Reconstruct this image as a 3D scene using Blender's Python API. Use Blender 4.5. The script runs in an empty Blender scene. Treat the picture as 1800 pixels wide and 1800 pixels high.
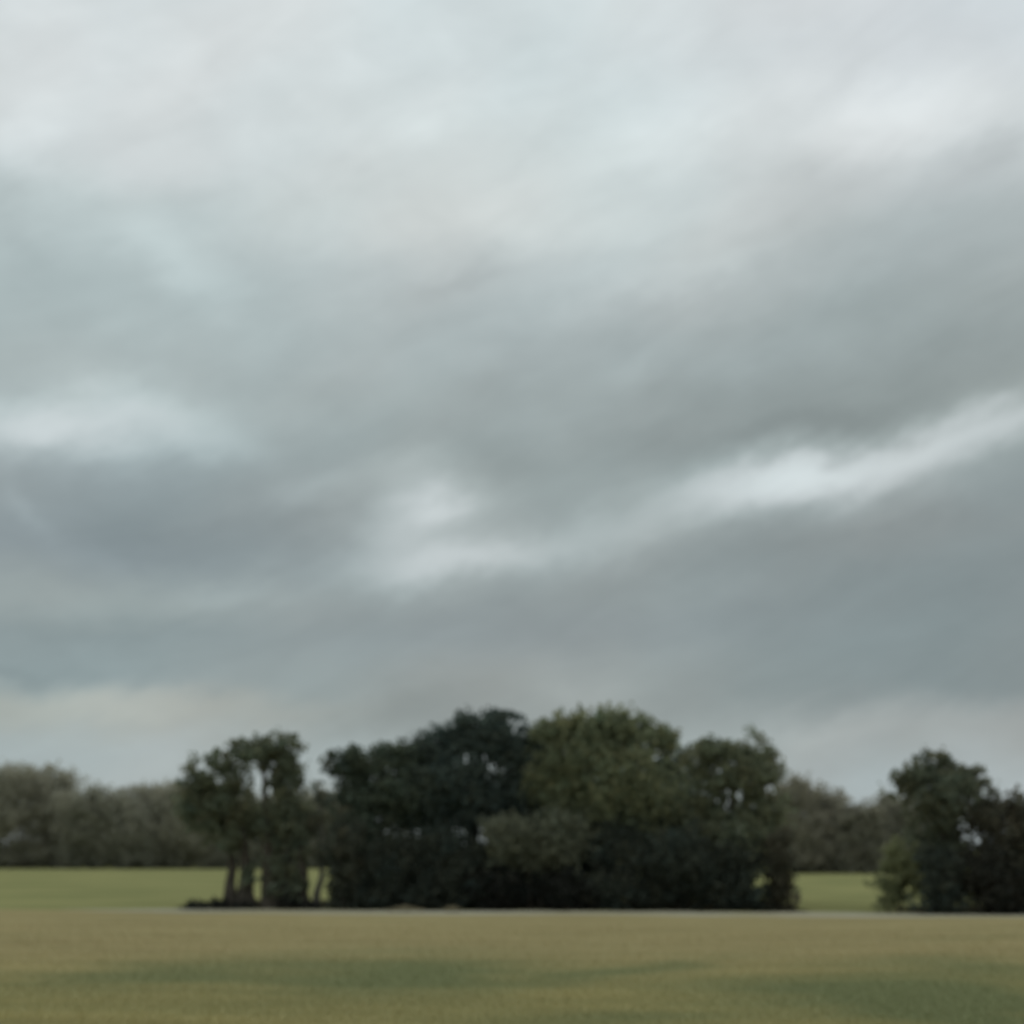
import bpy, math, random
import numpy as np
from mathutils import Vector
R = math.radians
rng = np.random.default_rng(7)
scene = bpy.context.scene
COL = scene.collection
F, HZ, CX, EYE = 2500.0, 1488.0, 900.0, 3.5     # focal length in photo pixels, horizon row, centre column, eye height

def lin(c):
    return tuple(((v/255)/12.92 if v/255 <= .04045 else ((v/255+.055)/1.055)**2.4) for v in c)
def at(px, py, Y): return np.array(((px-CX)/F*Y, Y, EYE+(HZ-py)/F*Y))
def gy(py): return EYE*F/(py-HZ)
def gnd(px, py):
    Y = gy(py); return ((px-CX)/F*Y, Y)

# ------------------------------------------------------------------ node helpers
class NT:
    def __init__(s, nt): s.nt = nt; s.n = nt.nodes; s.l = nt.links
    def node(s, t, **k):
        n = s.n.new(t)
        for a, v in k.items(): setattr(n, a, v)
        return n
    def put(s, sock, v):
        if isinstance(v, bpy.types.NodeSocket): s.l.new(v, sock)
        elif v is not None: sock.default_value = v
    def math(s, op, a, b=None, c=None, clamp=False):
        n = s.node('ShaderNodeMath', operation=op, use_clamp=clamp)
        s.put(n.inputs[0], a)
        if b is not None: s.put(n.inputs[1], b)
        if c is not None: s.put(n.inputs[2], c)
        return n.outputs[0]
    def vmath(s, op, a, b=None):
        n = s.node('ShaderNodeVectorMath', operation=op)
        s.put(n.inputs[0], a)
        if b is not None:
            if op == 'SCALE': s.put(n.inputs['Scale'], b)
            else: s.put(n.inputs[1], b)
        return n.outputs['Value'] if op in ('DOT_PRODUCT', 'LENGTH') else n.outputs[0]
    def mapping(s, v, loc=(0,0,0), rot=0, scale=(1,1,1), typ='TEXTURE'):
        n = s.node('ShaderNodeMapping', vector_type=typ)
        s.put(n.inputs['Vector'], v)
        n.inputs['Location'].default_value = loc
        n.inputs['Rotation'].default_value = (0,0,rot)
        n.inputs['Scale'].default_value = scale
        return n.outputs[0]
    def noise(s, v, scale, detail=4, rough=.5, color=False, dist=0):
        n = s.node('ShaderNodeTexNoise')
        s.put(n.inputs['Vector'], v)
        n.inputs['Scale'].default_value = scale; n.inputs['Detail'].default_value = detail
        n.inputs['Roughness'].default_value = rough; n.inputs['Distortion'].default_value = dist
        return n.outputs['Color' if color else 'Fac']
    def mix(s, f, a, b, blend='MIX'):
        n = s.node('ShaderNodeMix', data_type='RGBA', blend_type=blend)
        s.put(n.inputs[0], f)
        for i, v in ((6, a), (7, b)):
            if isinstance(v, tuple): v = (*v[:3], 1)
            s.put(n.inputs[i], v)
        return n.outputs[2]
    def maprange(s, v, a, b, c=0, d=1, smooth=True):
        n = s.node('ShaderNodeMapRange', interpolation_type='SMOOTHSTEP' if smooth else 'LINEAR')
        s.put(n.inputs[0], v)
        for i, x in enumerate((a, b, c, d)): n.inputs[i+1].default_value = x
        return n.outputs[0]
    def quad(s, p):
        """p=(x,y,*) -> (x2,xy,y2) and (x,y,1)"""
        sp = s.node('ShaderNodeSeparateXYZ'); s.l.new(p, sp.inputs[0])
        x, y = sp.outputs[0], sp.outputs[1]
        q = s.node('ShaderNodeCombineXYZ')
        s.put(q.inputs[0], s.math('MULTIPLY', x, x)); s.put(q.inputs[1], s.math('MULTIPLY', x, y)); s.put(q.inputs[2], s.math('MULTIPLY', y, y))
        l = s.node('ShaderNodeCombineXYZ'); s.put(l.inputs[0], x); s.put(l.inputs[1], y); l.inputs[2].default_value = 1
        return q.outputs[0], l.outputs[0]
    def blob(s, ql, c, rot, sx, sy, amp, acc):
        ca, sa = math.cos(rot), math.sin(rot)
        A = ca*ca/sx**2+sa*sa/sy**2; C = sa*sa/sx**2+ca*ca/sy**2; B = 2*ca*sa*(1/sx**2-1/sy**2)
        D = -2*A*c[0]-B*c[1]; E = -2*C*c[1]-B*c[0]; G = A*c[0]**2+B*c[0]*c[1]+C*c[1]**2
        r2 = s.math('ADD', s.vmath('DOT_PRODUCT', ql[0], (A,B,C)), s.vmath('DOT_PRODUCT', ql[1], (D,E,G)))
        return s.math('MULTIPLY_ADD', s.math('POWER', .36788, r2), amp, acc)

# ------------------------------------------------------------------ sky (world) : overcast cloud layer over a Nishita sky
SUN_EL, SUN_AZ = 52, 25
w = bpy.data.worlds.new('World'); scene.world = w; w.use_nodes = True
try:
    w.cycles.sampling_method = 'MANUAL'; w.cycles.sample_map_resolution = 256
except Exception as ex: print(ex)
T = NT(w.node_tree); T.n.clear()
def azel(px, py):
    x, z = (px-CX)/F, (HZ-py)/F
    return math.atan2(x, 1), math.atan2(z, math.hypot(1, x))
tc = T.node('ShaderNodeTexCoord')
sx = T.node('ShaderNodeSeparateXYZ'); T.l.new(tc.outputs['Generated'], sx.inputs[0])
az = T.math('ARCTAN2', sx.outputs[0], sx.outputs[1])
el = T.math('ARCSINE', sx.outputs[2])
cb = T.node('ShaderNodeCombineXYZ'); T.l.new(az, cb.inputs[0]); T.l.new(el, cb.inputs[1])
p0 = cb.outputs[0]
n1 = T.noise(T.mapping(p0, rot=R(12), scale=(1.4,1,1)), 9, 2, .5, True)
n2 = T.noise(T.mapping(p0, rot=R(20), scale=(2.2,1,1)), 34, 4, .64, True)
d1 = T.vmath('SCALE', T.vmath('SUBTRACT', n1, (.5,.5,.5)), .04)
d2 = T.vmath('SCALE', T.vmath('SUBTRACT', n2, (.5,.5,.5)), .037)
p = T.vmath('ADD', T.vmath('ADD', p0, d1), d2)
wsep = T.node('ShaderNodeSeparateXYZ'); T.l.new(p, wsep.inputs[0])
elw = T.math('MULTIPLY_ADD', T.math('SUBTRACT', wsep.outputs[1], el), .8, el)
eln = T.math('DIVIDE', elw, math.pi/2)
def ramp(px, stops):
    r = T.node('ShaderNodeValToRGB'); T.l.new(eln, r.inputs[0])
    e = r.color_ramp.elements; r.color_ramp.interpolation = 'EASE'
    lst = sorted([(max(0, azel(px, y)[1])/(math.pi/2), lin(c)) for y, c in stops])
    top = lst[-1][1]
    lst += [(.50, tuple(v*1.25 for v in top)), (.8, (.92,.95,.97))]
    while len(e) < len(lst): e.new(.5)
    for i, (q, c) in enumerate(lst): e[i].position = q; e[i].color = (*c, 1)
    return r.outputs[0]
Lr = ramp(100, [(0,(213,220,222)),(240,(206,214,216)),(350,(188,199,200)),(500,(173,185,186)),(640,(168,180,181)),(860,(148,159,162)),
    (960,(141,152,156)),(1050,(151,161,161)),(1120,(140,152,154)),(1200,(145,158,160)),(1250,(164,169,164)),(1330,(168,178,179)),(1488,(168,178,179))])
Cr = ramp(900, [(0,(210,219,221)),(400,(205,213,213)),(500,(185,194,195)),(600,(169,179,180)),(700,(160,169,169)),(820,(149,159,159)),
    (1030,(149,159,160)),(1100,(143,152,154)),(1230,(150,157,156)),(1330,(158,167,167)),(1488,(162,171,171))])
Rr = ramp(1700, [(0,(208,215,219)),(200,(208,215,217)),(280,(191,199,201)),(400,(169,178,179)),(550,(155,164,164)),(700,(142,150,149)),
    (900,(140,149,150)),(1000,(131,142,144)),(1200,(131,142,144)),(1280,(154,161,161)),(1400,(166,177,180)),(1488,(166,177,180))])
fl = T.maprange(wsep.outputs[0], azel(150,900)[0], azel(850,900)[0])
fr = T.maprange(wsep.outputs[0], azel(950,900)[0], azel(1650,900)[0])
base = T.mix(fr, T.mix(fl, Lr, Cr), Rr)
acc = 1.0
ql = T.quad(p)
BL = [ # x1,y1,x2,y2, half width, amplitude
 (-60,738,330,735,44,.58),(10,728,110,730,28,.18),(330,760,470,775,24,.16),(200,705,330,720,28,.10),
 (1190,866,1420,838,40,.58),(1350,838,1650,808,42,.60),(1580,798,1900,700,44,.66),(1330,828,1480,818,22,.24),
 (650,945,820,895,42,.54),(645,1003,910,980,30,.58),(880,965,1220,895,36,.30),(680,845,770,825,46,.28),(750,905,800,890,24,.28),
 (100,880,600,975,62,-.14),(650,760,900,800,50,-.07),(1100,740,1500,640,80,-.06),(1200,765,1700,700,24,-.14),
 (950,1070,1350,960,45,-.07),(1400,930,1800,900,40,-.05),(1500,900,1750,860,26,.14),
 (715,240,745,240,42,.10),(1050,270,1250,170,55,.12),(1500,175,1670,165,50,.16),(250,390,390,520,42,.15),(-20,280,60,420,50,-.12),
 (700,530,900,482,20,-.11),(1680,300,1800,250,25,-.11),(1050,500,1350,440,22,.13),(400,205,560,190,25,-.04),(1090,660,1190,570,25,.09),
 (20,230,90,200,55,.12),(560,270,640,260,30,.05),(1250,330,1750,310,30,-.04),(860,540,1100,600,40,-.04),
 (60,1250,330,1252,24,.15),(1330,1288,1600,1290,24,.13),(930,1222,1130,1215,22,.12),(560,1290,860,1235,34,-.16),(-20,1195,140,1195,15,-.10),
 (300,1052,480,1040,20,.12),(20,860,65,935,18,.14),(380,1130,900,1150,30,.04),(0,1085,300,1110,22,-.06),(1000,1180,1250,1160,25,.06),
 (480,885,620,850,18,.14),(820,700,1000,640,50,-.03)]
for x1,y1,x2,y2,hw,amp in BL:
    a, b = azel(x1,y1), azel(x2,y2)
    c = ((a[0]+b[0])/2, (a[1]+b[1])/2)
    L = math.hypot(b[0]-a[0], b[1]-a[1])
    k = math.cos(c[1])**2
    acc = T.blob(ql, c, math.atan2(b[1]-a[1], b[0]-a[0]), L*.55+hw/F*.7, hw/F*k*1.15, amp, acc)
st = T.noise(T.mapping(p0, rot=R(18), scale=(3.0,1,1)), 25, 4, .66, dist=.4)
acc = T.math('ADD', acc, T.math('MULTIPLY', T.math('SUBTRACT', st, .5), .27))
st2 = T.noise(T.mapping(p0, rot=R(-24), scale=(2,1,1)), 15, 3, .6)
acc = T.math('ADD', acc, T.math('MULTIPLY', T.math('SUBTRACT', st2, .5), .18))
fine = T.noise(T.mapping(p0, rot=R(2), scale=(5,1,1)), 300, 1, .5)
acc = T.math('ADD', acc, T.math('MULTIPLY', T.math('SUBTRACT', fine, .5), .03))
hue = T.noise(T.mapping(p0, rot=R(20), scale=(2,1,1)), 7, 2, .5)
tint = T.mix(T.maprange(hue, .35, .65), (.980,1.006,1.003), (1.016,.999,.984))
cloud = T.mix(1.0, base, tint, 'MULTIPLY')
# the thin bright breaks are whiter than the cloud body
wh = T.maprange(acc, 1.15, 1.75, 0, .55)
cloud = T.mix(wh, cloud, (.345,.370,.378))
cs = T.vmath('SCALE', cloud, T.math('MULTIPLY', acc, 10.0))
sky = T.node('ShaderNodeTexSky', sky_type='NISHITA'); sky.sun_disc = False
sky.sun_elevation = R(SUN_EL); sky.sun_rotation = R(SUN_AZ)
fin = T.mix(.02, cs, sky.outputs[0])
bg = T.node('ShaderNodeBackground'); T.l.new(fin, bg.inputs[0]); bg.inputs[1].default_value = .1
ow = T.node('ShaderNodeOutputWorld'); T.l.new(bg.outputs[0], ow.inputs[0])

ld = bpy.data.lights.new('sun', 'SUN'); ld.energy = .9; ld.angle = R(25); ld.color = (1,.96,.9)
lo = bpy.data.objects.new('sun', ld); COL.objects.link(lo)
sd = Vector((math.sin(R(SUN_AZ))*math.cos(R(SUN_EL)), math.cos(R(SUN_AZ))*math.cos(R(SUN_EL)), math.sin(R(SUN_EL))))
lo.rotation_euler = sd.to_track_quat('Z','Y').to_euler(); lo.location = (0,40,60)

# ------------------------------------------------------------------ materials
def new_mat(name):
    m = bpy.data.materials.new(name); m.use_nodes = True
    t = NT(m.node_tree); t.n.clear(); return m, t
def finish(t, col, rough=.9, transl=0, normal=None):
    d = t.node('ShaderNodeBsdfDiffuse')
    t.put(d.inputs['Color'], col if not isinstance(col, tuple) else (*col[:3],1))
    d.inputs['Roughness'].default_value = rough
    if normal is not None: t.l.new(normal, d.inputs['Normal'])
    o = d.outputs[0]
    if transl:
        tr = t.node('ShaderNodeBsdfTranslucent'); t.put(tr.inputs[0], col)
        mx = t.node('ShaderNodeMixShader'); mx.inputs[0].default_value = transl
        t.l.new(o, mx.inputs[1]); t.l.new(tr.outputs[0], mx.inputs[2]); o = mx.outputs[0]
    out = t.node('ShaderNodeOutputMaterial'); t.l.new(o, out.inputs[0])
_fol = {}
def foliage(c):
    if c in _fol: return _fol[c]
    m, t = new_mat('foliage')
    at_ = t.node('ShaderNodeAttribute', attribute_name='tint')
    col = t.mix(1.0, c, at_.outputs['Color'], 'MULTIPLY')
    finish(t, col, .8, .38); _fol[c] = m; return m
def bark_mat(c):
    m, t = new_mat('bark')
    g = t.node('ShaderNodeNewGeometry')
    n = t.noise(t.mapping(g.outputs['Position'], scale=(.12,.12,.7)), 1.0, 5, .65)
    col = t.mix(t.maprange(n,.35,.65), tuple(v*.55 for v in c), tuple(v*1.35 for v in c))
    finish(t, col, .95); return m
BARK = bark_mat((.098,.087,.070)); BARKP = bark_mat((.28,.265,.235)); BARKF = bark_mat((.20,.19,.16))

PATCH = [(100,1706,420,1722,32,.8),(440,1704,970,1708,36,.9),(560,1720,900,1724,26,.35),(1030,1704,1180,1712,32,.8),(1400,1746,1870,1750,50,1.3),(1600,1700,1850,1695,20,.7),
         (1500,1775,1850,1785,24,.5),(830,1800,1350,1792,24,.7),(1150,1735,1500,1742,24,.5),(-100,1760,120,1790,16,.1),(1650,1640,1850,1650,12,.25),(200,1770,800,1765,22,.2)]
def field_colour(t):
    g = t.node('ShaderNodeNewGeometry'); pos = g.outputs['Position']
    wn = t.noise(t.mapping(pos, scale=(3,1,1)), .45, 3, .6, True)
    wv = t.vmath('MULTIPLY', t.vmath('SUBTRACT', wn, (.5,.5,.5)), (4,7,0))
    ql = t.quad(t.vmath('ADD', pos, wv))
    acc = 0.0
    for x1,y1,x2,y2,hw,a in PATCH:
        A, B = gnd(x1,y1), gnd(x2,y2)
        c = ((A[0]+B[0])/2, (A[1]+B[1])/2)
        L = abs(B[0]-A[0]); ym = (y1+y2)/2
        sy = (gy(ym-hw)-gy(ym+hw))/2
        acc = t.blob(ql, c, math.atan2(B[1]-A[1], B[0]-A[0]), L*.52, sy, a, acc)
    n = t.noise(t.mapping(pos, scale=(6,1.6,1)), .7, 4, .6)
    f = t.math('ADD', acc, t.math('MULTIPLY', t.math('SUBTRACT', n, .5), 1.0), clamp=True)
    n2 = t.noise(t.mapping(pos, scale=(9,2,1)), .9, 3, .6)
    tan = t.mix(t.maprange(n2,.3,.7), (.262,.224,.112), (.315,.270,.138))
    sp = t.node('ShaderNodeSeparateXYZ'); t.l.new(pos, sp.inputs[0])
    near = t.maprange(sp.outputs[1], 31, 50)
    tan = t.mix(near, t.mix(1.0, tan, (.96,1.0,.88), 'MULTIPLY'), tan)
    col = t.mix(f, tan, (.160,.175,.086))
    return col, pos
FIELD, t = new_mat('field_soil'); c, pos = field_colour(t)
bmp = t.node('ShaderNodeBump'); bmp.inputs['Strength'].default_value = .2; bmp.inputs['Distance'].default_value = .08
t.l.new(t.noise(pos, 3, 4, .7), bmp.inputs['Height']); finish(t, c, .95, 0, bmp.outputs[0])
GRASS, t = new_mat('grass_blades'); c, pos = field_colour(t)
a_ = t.node('ShaderNodeAttribute', attribute_name='tint')
finish(t, t.mix(1.0, c, a_.outputs['Color'], 'MULTIPLY'), .8, .4)
MEAD, t = new_mat('meadow'); g = t.node('ShaderNodeNewGeometry')
n = t.noise(t.mapping(g.outputs['Position'], scale=(12,8,1)), 1, 5, .6)
c = t.mix(t.maprange(n,.3,.7), (.185,.196,.086), (.265,.262,.116))
finish(t, c, .95)
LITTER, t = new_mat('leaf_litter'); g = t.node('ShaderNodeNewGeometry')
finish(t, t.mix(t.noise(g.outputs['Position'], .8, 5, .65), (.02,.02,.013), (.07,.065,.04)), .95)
PATH, t = new_mat('pale_track'); g = t.node('ShaderNodeNewGeometry')
n = t.noise(t.mapping(g.outputs['Position'], scale=(6,.8,1)), .8, 5, .6)
finish(t, t.mix(t.maprange(n,.32,.66), (.28,.25,.14), (.37,.36,.29)), .95)

# ------------------------------------------------------------------ mesh helpers
def raw_mesh(name, V, nside, mat, tint=None):
    V = np.asarray(V, np.float32); nv = len(V); nf = nv//nside
    me = bpy.data.meshes.new(name)
    me.vertices.add(nv); me.vertices.foreach_set('co', V.ravel())
    me.loops.add(nv); me.loops.foreach_set('vertex_index', np.arange(nv, dtype=np.int32))
    me.polygons.add(nf); me.polygons.foreach_set('loop_start', np.arange(0, nv, nside, dtype=np.int32))
    me.update(calc_edges=True)
    if tint is not None:
        at_ = me.color_attributes.new('tint', 'FLOAT_COLOR', 'POINT')
        c = np.ones((nv,4), np.float32); c[:,:3] = np.repeat(tint, nside, axis=0)
        at_.data.foreach_set('color', c.ravel())
    me.materials.append(mat); me.validate(); return me
def link(name, me, parent=None):
    o = bpy.data.objects.new(name, me); COL.objects.link(o)
    if parent: o.parent = parent
    return o
def tubes(name, lst, mat, parent, sides=9):
    V, Fc = [], []
    for path, rad in lst:
        path = [Vector(q) for q in path]; b0 = len(V)
        for i, q in enumerate(path):
            d = (path[min(i+1,len(path)-1)]-path[max(i-1,0)]).normalized()
            u = d.orthogonal().normalized() if abs(d.z) < .9 else d.cross(Vector((0,1,0))).normalized()
            v = d.cross(u)
            for k in range(sides):
                a = 2*math.pi*k/sides; rr = rad[i]*(1+.12*math.sin(3*a+i))
                V.append(q+u*math.cos(a)*rr+v*math.sin(a)*rr)
        for i in range(len(path)-1):
            for k in range(sides):
                k2 = (k+1) % sides
                Fc.append((b0+i*sides+k, b0+i*sides+k2, b0+(i+1)*sides+k2, b0+(i+1)*sides+k))
        Fc.append(tuple(b0+(len(path)-1)*sides+k for k in range(sides)))
    me = bpy.data.meshes.new(name); me.from_pydata([tuple(v) for v in V], [], Fc); me.materials.append(mat)
    for q in me.polygons: q.use_smooth = True
    return link(name, me, parent)
def unit(n):
    v = rng.normal(size=(n,3)); return v/np.linalg.norm(v,axis=1,keepdims=True)
def crown(name, lobes, base, mat, leaf, dens, parent, zmin=.05, soft=1.0):
    """lobes: (centre xyz, radii xyz).  Leaf cards gathered in clumps through each lobe's volume."""
    P, TI = [], []
    for c, r in lobes:
        area = math.pi*r[0]*r[2]
        n = int(dens*area/(leaf*leaf*.42)); ncl = max(16, int(n/24))
        dirs = unit(ncl); rad = rng.random(ncl)**.45*.93
        rad = rad*(1+.13*rng.normal(size=ncl).clip(-1.5,1.8))
        cc = c + dirs*rad[:,None]*r
        cr = (.15+.19*rng.random(ncl))*np.mean(r)
        ct = np.exp(rng.normal(0,.12*soft,ncl))
        hue = rng.normal(0,.05*soft,ncl)
        idx = rng.integers(0,ncl,n)
        pts = cc[idx] + rng.normal(size=(n,3)).clip(-2,2)*cr[idx][:,None]*np.array((1,1,.8))*.8
        P.append(pts)
        b = ct[idx]*np.exp(rng.normal(0,.05*soft,n))
        TI.append(np.stack([b*(1+hue[idx]), b, b*(1-hue[idx]*.8)],1))
    P = np.concatenate(P); TI = np.concatenate(TI)
    k = P[:,2] > zmin; P, TI = P[k], TI[k]; n = len(P)
    a = unit(n); b = np.cross(a, unit(n)); b /= np.linalg.norm(b,axis=1,keepdims=True)
    s = leaf*(.6+.8*rng.random(n))[:,None]
    Q = np.stack([P-a*s*.6, P+b*s*.42-a*s*.05, P+a*s*.6, P-b*s*.42-a*s*.05],1).reshape(-1,3)
    Q[:,2] = np.maximum(Q[:,2], .02)
    return link(name, raw_mesh(name, Q-base, 4, mat, np.clip(TI,.2,3)), parent)
DM = 1.75
def plant(kind, label, cat, group, px, Y, lobes, stems, fol, leaf=.26, dens=3.0, bark=None, depth=1.0, limbs=3, soft=1.0):
    """px lobes (x, y, rx, ry) measured on the upright plane at distance Y."""
    bark = bark or BARK
    base = np.array(((px-CX)/F*Y, Y, 0.0))
    e = bpy.data.objects.new(kind, None); COL.objects.link(e); e.location = base; e.empty_display_size = .5
    e['label'] = label; e['category'] = cat
    if group: e['group'] = group
    k = Y/F; L = []
    for q in lobes:
        x, y, rx, ry = q[:4]; dy = q[4] if len(q) > 4 else rng.normal()*.2*rx*k
        c = at(x, y, Y); c[1] += dy
        L.append((c, np.array((rx*k, max(.9,(rx+ry)*.42*k*depth), ry*k))))
    cr = crown('crown' if cat == 'tree' else 'foliage', L, base, foliage(fol), leaf, dens*DM, e, soft=soft)
    cents = [l[0]-base for l in L]
    for si, (bx, lean, tx, ty, rad) in enumerate(stems):       # base px, bend px, top px/py, radius m
        b = np.array(((bx-CX)/F*Y, Y, 0.0))-base; b[2] = -.1
        top = at(tx, ty, Y)-base
        H = top[2]; pts, rr = [], []
        for i in range(8):
            f = i/7
            q = b*(1-f)+top*f
            q = q+np.array((lean*k*math.sin(f*math.pi), .15*math.sin(f*5+si), 0))+np.append(rng.normal(size=2)*.06*(0<i<7), 0)
            pts.append(q); rr.append(rad*(1.35 if i == 0 else 1.08 if i == 1 else 1-.78*f))
        tr = tubes('trunk' if cat == 'tree' else 'stem', [(pts, rr)], bark, e)
        near = sorted(cents, key=lambda c: abs(c[0]-top[0])+.2*abs(c[2]-top[2]))[:limbs]
        for j, c in enumerate(near):
            s = pts[4+j % 3]; m = s*.5+c*.5+np.array((0,0,-.06*H))
            r0 = rad*(.5-.07*j)
            tubes('limb' if cat == 'tree' else 'branch', [([s, s*.75+m*.25+np.array((0,0,.02)), m, c*.92+s*.08, c+np.array((0,0,.3))], [r0, r0*.8, r0*.6, r0*.35, r0*.12])], bark, tr, 7)
    return e

# ------------------------------------------------------------------ setting: ground, field, track
def grid_sheet(name, xs, ys, z, mat):
    V = [(x, y, z) for y in ys for x in xs]; nx = len(xs)
    Fc = [(j*nx+i, j*nx+i+1, (j+1)*nx+i+1, (j+1)*nx+i) for j in range(len(ys)-1) for i in range(nx-1)]
    me = bpy.data.meshes.new(name); me.from_pydata(V, [], Fc); me.materials.append(mat)
    o = link(name, me); o['kind'] = 'structure'; return o
grid_sheet('ground', [-3000,-600,-150,0,150,600,3000], [-300,0,60,120,240,600,4000], 0, MEAD)
def strip(name, pts, z, mat):
    V, Fc = [], []
    for x, y0, y1 in pts: V += [(x,y0,z),(x,y1,z)]
    for i in range(len(pts)-1): Fc.append((2*i,2*i+2,2*i+3,2*i+1))
    me = bpy.data.meshes.new(name); me.from_pydata(V, [], Fc); me.materials.append(mat)
    o = link(name, me); o['kind'] = 'structure'; return o
EDGE = [(-1500,1594),(0,1599),(300,1602),(700,1605),(1100,1606.5),(1500,1609),(1800,1611),(3300,1615)]
def edge_y(x):
    P = [gnd(a,b) for a,b in EDGE]
    return float(np.interp(x, [q[0] for q in P], [q[1] for q in P]))
xs = np.linspace(-75, 75, 301)
EY = np.array([edge_y(x) for x in xs])
wob = np.cumsum(rng.normal(size=301))*.06; wob -= np.convolve(wob, np.ones(41)/41, 'same')
strip('field', [(x, -60, EY[i]+wob[i]) for i, x in enumerate(xs)], .004, FIELD)
px0 = gnd(90,1600)[0]
tp = lambda x: float(np.clip((x-px0)/9, 0, 1)*np.clip((40-x)/18, .25, 1))
strip('path', [(x, EY[i]+.4-2.4*tp(x)+wob[i]+.4*math.sin(x*.35)*tp(x), EY[i]+.5+2.5*tp(x)+wob[i]+.3*tp(x)*math.sin(x*.9)) for i, x in enumerate(xs) if px0 < x < 45], .010, PATH)
gx = np.linspace(gnd(296,1597)[0], gnd(1412,1600)[0], 60)
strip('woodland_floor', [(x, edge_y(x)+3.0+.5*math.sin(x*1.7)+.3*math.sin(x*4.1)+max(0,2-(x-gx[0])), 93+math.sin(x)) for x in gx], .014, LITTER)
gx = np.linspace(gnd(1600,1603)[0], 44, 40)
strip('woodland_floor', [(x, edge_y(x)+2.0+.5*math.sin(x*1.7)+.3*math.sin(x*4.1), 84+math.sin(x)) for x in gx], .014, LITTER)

# grass growing on the field: uncountable blades in one object
def blades(N, yr, h, wd):
    Y = 1/(1/yr[1]+(1/yr[0]-1/yr[1])*rng.random(N))
    X = (rng.random(N)-.5)*2*(.43*Y+3)
    ey = np.interp(X, xs, EY)-1.8
    k = Y < ey; X, Y, ey = X[k], Y[k], ey[k]; N = len(X)
    hh = h*(.5+.9*rng.random(N))*np.clip((ey-Y)/14, .10, 1); ang = rng.random(N)*math.pi*2
    lx, ly = rng.normal(size=N)*.6*hh, rng.normal(size=N)*.6*hh
    ww = wd*(.7+.6*rng.random(N))*(Y/28)**.6
    dx, dy = np.cos(ang)*ww, np.sin(ang)*ww
    V = np.stack([np.stack([X-dx,Y-dy,np.zeros(N)+.005],1), np.stack([X+dx,Y+dy,np.zeros(N)+.005],1), np.stack([X+lx,Y+ly,hh],1)],1)
    b = np.exp(rng.normal(0,.08,N))*1.3
    return V.reshape(-1,3), np.stack([b*(1+rng.normal(0,.03,N)), b, b*(1+rng.normal(0,.05,N))],1)
V, TI = blades(150000, (24, 80), .09, .007)
g = link('grass', raw_mesh('grass', V, 3, GRASS, TI))
g['kind'] = 'stuff'; g['label'] = 'dry tan and olive grass covering the near field in front of the trees'; g['category'] = 'grass'

# ------------------------------------------------------------------ trees
DK = (.120,.148,.108); DKB = (.094,.121,.104); GR = (.225,.248,.150); OL = (.184,.208,.140); MID = (.170,.184,.140)
BR = (.118,.114,.082); FAR_HAZE = (.375,.368,.290); FAR_HAZE_DK = (.340,.340,.270)  # far foliage paled and greyed: atmospheric haze put into the leaf colour
G1 = 'trees of the dark grove at the field edge'
plant('tree', 'leftmost tree of the grove with twin slim leaning trunks and a low ragged crown', 'tree', G1, 418, 80.5,
  [(350,1368,34,34),(362,1420,50,46),(412,1385,34,46),(385,1342,28,24),(395,1450,56,34),(342,1408,26,36),(424,1440,34,44),(412,1485,28,26),(437,1530,10,36)],
  [(402,6,398,1430,.36),(434,4,420,1410,.48)], OL, dens=2.5)
plant('tree', 'round topped tree on a thick dark trunk, second from the left end of the grove', 'tree', G1, 487, 80,
  [(462,1320,60,34),(425,1318,32,26),(508,1332,30,42),(500,1380,36,46),(515,1435,42,46),(482,1450,44,44),(510,1495,36,40),(490,1500,26,36),(516,1545,26,48),(492,1545,20,46)],
  [(484,-5,472,1400,.62),(505,3,502,1420,.60),(528,6,520,1440,.46)], (.175,.196,.134), dens=2.5)
plant('tree', 'slim tree with pale thin trunk in the gap left of the dark thicket', 'tree', G1, 553, 81,
  [(563,1400,14,28),(545,1455,20,34),(564,1495,15,28)],
  [(554,12,560,1400,.19)], MID, dens=1.8, bark=BARKP, limbs=2)
plant('tree', 'dark bushy tree with a flat low top beside the sky gap in the grove', 'tree', G1, 640, 82,
  [(612,1343,42,30),(658,1338,58,34),(708,1328,40,26),(640,1410,66,60),(635,1490,64,70),(715,1400,58,66),(640,1560,64,40)],
  [(640,8,650,1370,.38)], DK, dens=3.2)
plant('tree', 'tallest dark tree with a knobbed top at the middle of the grove', 'tree', G1, 830, 83,
  [(760,1322,56,42),(812,1290,50,36),(874,1264,36,26),(845,1300,66,44),(905,1320,48,50),(800,1395,88,80),(895,1425,88,80),(840,1540,90,56)],
  [(825,-8,850,1310,.5)], DKB, dens=3.2)
plant('tree', 'broad domed tree with an olive green top, right of the tallest tree in the grove', 'tree', G1, 1065, 82,
  [(968,1288,42,32),(1028,1278,62,32),(1092,1276,54,28),(1145,1298,44,32),(1050,1325,116,48),(1174,1306,16,28),(1105,1390,98,70),(985,1385,66,66),(1070,1450,90,60,2.0)],
  [(1065,6,1065,1330,.5)], GR, dens=3.2)
plant('tree', 'round olive tree with small sky holes at the right end of the grove', 'tree', G1, 1290, 80.5,
  [(1236,1326,44,26),(1300,1320,56,26),(1350,1345,34,34),(1285,1366,88,40),(1230,1430,58,56),(1332,1430,54,56),(1290,1480,88,56)],
  [(1290,-8,1290,1370,.42)], (.195,.215,.140), dens=2.7)
plant('tree', 'dark tree in the hollow between the flat topped tree and the tallest tree', 'tree', G1, 745, 87,
  [(740,1345,50,36),(740,1420,84,70),(745,1510,84,70),(745,1560,84,40)], [(745,5,742,1380,.35)], DKB, dens=3)
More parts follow.
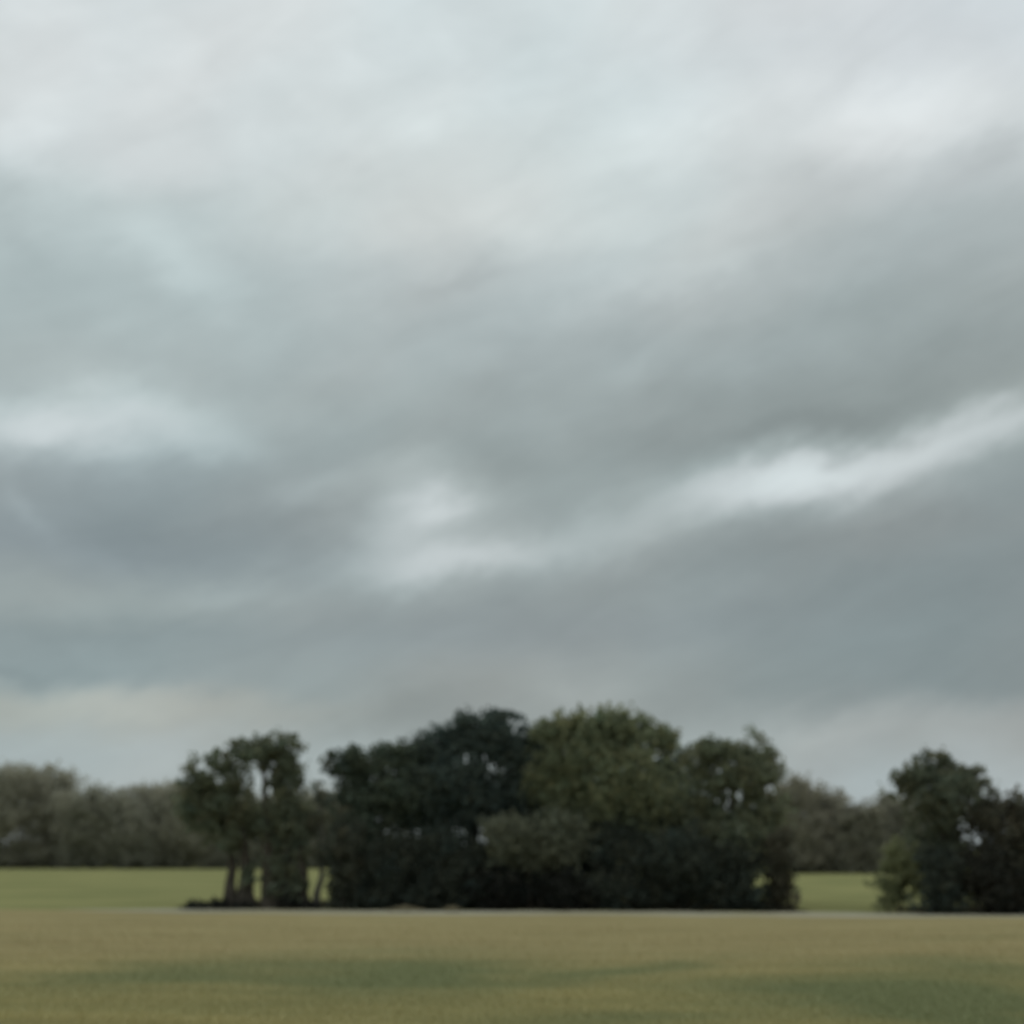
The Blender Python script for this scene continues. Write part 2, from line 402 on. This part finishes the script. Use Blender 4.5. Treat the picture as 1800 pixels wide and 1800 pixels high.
plant('tree', 'dark tree in the hollow between the broad domed tree and the right end tree', 'tree', G1, 1185, 87,
  [(1190,1350,50,36),(1180,1430,86,70),(1190,1510,86,66),(1190,1560,86,40)], [(1185,5,1185,1390,.35)], DKB, dens=3)
plant('tree', 'blue-dark tree set back between the tallest tree and the broad domed tree', 'tree', G1, 950, 88,
  [(945,1330,48,36),(950,1410,92,70),(960,1500,100,70),(1020,1490,80,70),(950,1560,92,40)], [(950,5,950,1380,.35)], DKB, dens=3)
G2 = 'shrubs along the foot of the grove'
def shrub(label, px, Y, lobes, fol, dens=2.8, group=G2, leaf=.24, soft=1.0):
    x0 = lobes[0]
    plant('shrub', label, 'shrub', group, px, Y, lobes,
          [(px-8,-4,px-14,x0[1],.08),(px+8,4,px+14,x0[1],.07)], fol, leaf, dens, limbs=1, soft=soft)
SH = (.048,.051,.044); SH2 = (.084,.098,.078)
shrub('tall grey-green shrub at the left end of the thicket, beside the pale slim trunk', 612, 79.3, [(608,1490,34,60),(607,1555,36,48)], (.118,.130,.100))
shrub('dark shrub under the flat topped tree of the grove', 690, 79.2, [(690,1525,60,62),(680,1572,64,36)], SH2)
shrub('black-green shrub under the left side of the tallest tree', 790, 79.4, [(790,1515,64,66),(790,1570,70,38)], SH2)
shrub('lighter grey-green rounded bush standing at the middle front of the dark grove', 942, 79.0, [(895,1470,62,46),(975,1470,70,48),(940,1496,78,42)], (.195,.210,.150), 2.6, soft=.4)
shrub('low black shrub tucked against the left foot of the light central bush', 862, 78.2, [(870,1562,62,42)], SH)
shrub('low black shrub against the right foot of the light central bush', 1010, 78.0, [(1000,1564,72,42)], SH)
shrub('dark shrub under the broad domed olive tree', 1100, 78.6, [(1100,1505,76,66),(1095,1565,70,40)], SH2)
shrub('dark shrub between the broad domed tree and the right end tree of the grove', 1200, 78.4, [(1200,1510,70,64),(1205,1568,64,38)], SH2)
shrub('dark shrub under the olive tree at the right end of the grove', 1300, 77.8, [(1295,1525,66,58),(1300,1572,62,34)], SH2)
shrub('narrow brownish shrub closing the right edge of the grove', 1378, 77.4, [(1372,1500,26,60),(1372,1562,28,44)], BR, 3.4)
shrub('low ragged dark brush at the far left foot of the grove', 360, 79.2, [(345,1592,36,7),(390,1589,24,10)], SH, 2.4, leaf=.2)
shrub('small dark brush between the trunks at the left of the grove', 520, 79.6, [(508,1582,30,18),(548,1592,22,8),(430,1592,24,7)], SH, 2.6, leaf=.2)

G3 = 'trees of the dark clump on the right'
plant('tree', 'round headed tree standing above the dark clump on the right', 'tree', G3, 1655, 76,
  [(1600,1368,38,28),(1650,1350,54,28),(1700,1368,38,28),(1650,1398,86,40),(1665,1455,74,50),(1660,1515,60,50)],
  [(1650,6,1652,1390,.40)], (.165,.182,.126), dens=2.9)
plant('tree', 'brownish dark tree cut by the right edge of the picture', 'tree', G3, 1790, 75,
  [(1772,1428,52,34),(1830,1430,60,40),(1775,1490,78,60),(1755,1545,76,50),(1850,1520,70,70),(1735,1445,36,44)],
  [(1790,-6,1790,1450,.36)], BR, dens=3.1)
G4 = 'shrubs at the foot of the right clump'
shrub('pale olive wispy shrub at the left side of the right clump', 1572, 75.5, [(1575,1515,28,46),(1563,1568,32,40),(1596,1530,24,60)], (.235,.255,.140), 2.2, G4, soft=.4)
shrub('dark shrub under the round headed tree of the right clump', 1655, 73.8, [(1657,1535,48,54),(1657,1580,48,28)], SH2, 2.8, G4)
shrub('black-brown shrub at the lower right edge of the picture', 1755, 73.4, [(1750,1535,66,60),(1765,1580,74,30)], (.062,.062,.050), 2.8, G4)

G5 = 'hazy trees beyond the meadow'
far = [  # every foliage colour here has the distance haze mixed in, right-hand browns too
 (-95,228,[(-110,1385,60,42),(-95,1450,80,60)],FAR_HAZE,'hazy far tree mostly cut off by the left edge of the picture'),
 (20,226,[(22,1378,58,38),(0,1430,70,60)],FAR_HAZE,'tallest hazy round tree at the far left beyond the meadow'),
 (92,230,[(90,1382,50,38),(95,1440,64,60)],FAR_HAZE,'hazy tree touching the right side of the tallest one at the far left'),
 (160,224,[(160,1418,56,34),(165,1460,64,50)],FAR_HAZE_DK,'low hazy tree in the dip of the far left tree line'),
 (225,222,[(215,1428,58,38),(225,1470,64,44)],FAR_HAZE_DK,'lowest hazy tree of the far left tree line, before the flat topped pair'),
 (268,228,[(258,1406,48,30),(270,1450,60,54)],FAR_HAZE,'hazy flat topped tree, second to the left of the grove in the far line'),
 (330,224,[(318,1404,50,30),(335,1450,60,54)],FAR_HAZE,'hazy tree of the far line directly left of the grove'),
 (410,226,[(405,1425,60,36),(415,1470,64,44)],FAR_HAZE_DK,'hazy far tree seen between the twin slim trunks of the grove'),
 (500,226,[(500,1425,60,36),(510,1470,64,44)],FAR_HAZE_DK,'hazy far tree seen behind the thick trunk of the grove'),
 (590,228,[(580,1425,60,36),(590,1470,64,44)],FAR_HAZE_DK,'hazy far tree showing in the gap by the pale slim trunk'),
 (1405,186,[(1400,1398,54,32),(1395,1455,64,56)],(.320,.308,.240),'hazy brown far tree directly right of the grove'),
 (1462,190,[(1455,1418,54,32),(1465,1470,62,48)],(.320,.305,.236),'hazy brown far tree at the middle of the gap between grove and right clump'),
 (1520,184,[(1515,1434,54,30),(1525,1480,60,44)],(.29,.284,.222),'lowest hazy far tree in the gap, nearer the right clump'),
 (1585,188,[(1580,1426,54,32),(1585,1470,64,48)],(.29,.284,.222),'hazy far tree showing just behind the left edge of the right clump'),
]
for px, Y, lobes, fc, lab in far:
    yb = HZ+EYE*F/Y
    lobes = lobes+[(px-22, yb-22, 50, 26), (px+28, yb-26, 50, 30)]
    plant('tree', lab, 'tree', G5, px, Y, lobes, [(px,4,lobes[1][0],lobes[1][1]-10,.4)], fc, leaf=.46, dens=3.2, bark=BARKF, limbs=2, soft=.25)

# pale dry tufts on the track in front of the grove
def tuft(label, px, py, wpx, hpx, col):
    X, Y = gnd(px, py); k = Y/F; n = 900
    u = rng.random(n)+rng.random(n)-1
    x = u*wpx*.6*k; y = (rng.random(n)+rng.random(n)-1)*.5
    h = hpx*k*(.6+.6*rng.random(n))*(1-.7*np.abs(u)); a = rng.random(n)*6.28
    dx, dy = np.cos(a)*.04, np.sin(a)*.04
    V = np.stack([np.stack([x-dx,y-dy,np.zeros(n)],1),np.stack([x+dx,y+dy,np.zeros(n)],1),np.stack([x+rng.normal(size=n)*.10,y+rng.normal(size=n)*.1,h],1)],1).reshape(-1,3)
    b = np.exp(rng.normal(0,.2,n)); o = link('grass_tuft', raw_mesh('grass_tuft', V, 3, foliage(col), np.stack([b,b,b],1)))
    o.location = (X, Y, .01); o['label'] = label; o['category'] = 'grass tuft'; o['group'] = 'pale grass tufts beside the track'
tuft('wider pale dry grass tuft on the track below the tallest tree', 712, 1602, 60, 10, (.42,.38,.26))
tuft('small pale dry grass tuft on the track left of the light central bush', 795, 1602.5, 28, 10, (.40,.36,.24))

# ------------------------------------------------------------------ camera
cd = bpy.data.cameras.new('camera'); cam = bpy.data.objects.new('camera', cd); COL.objects.link(cam)
cam.location = (0,0,EYE); cam.rotation_euler = (R(90),0,0)
cd.sensor_width = 36; cd.lens = 50; cd.shift_y = (HZ-900)/1800; cd.clip_end = 8000
cd.dof.use_dof = True; cd.dof.focus_distance = 12.0; cd.dof.aperture_fstop = .64
scene.camera = cam
scene.view_settings.view_transform = 'Standard'; scene.view_settings.look = 'None'; scene.view_settings.exposure = 0
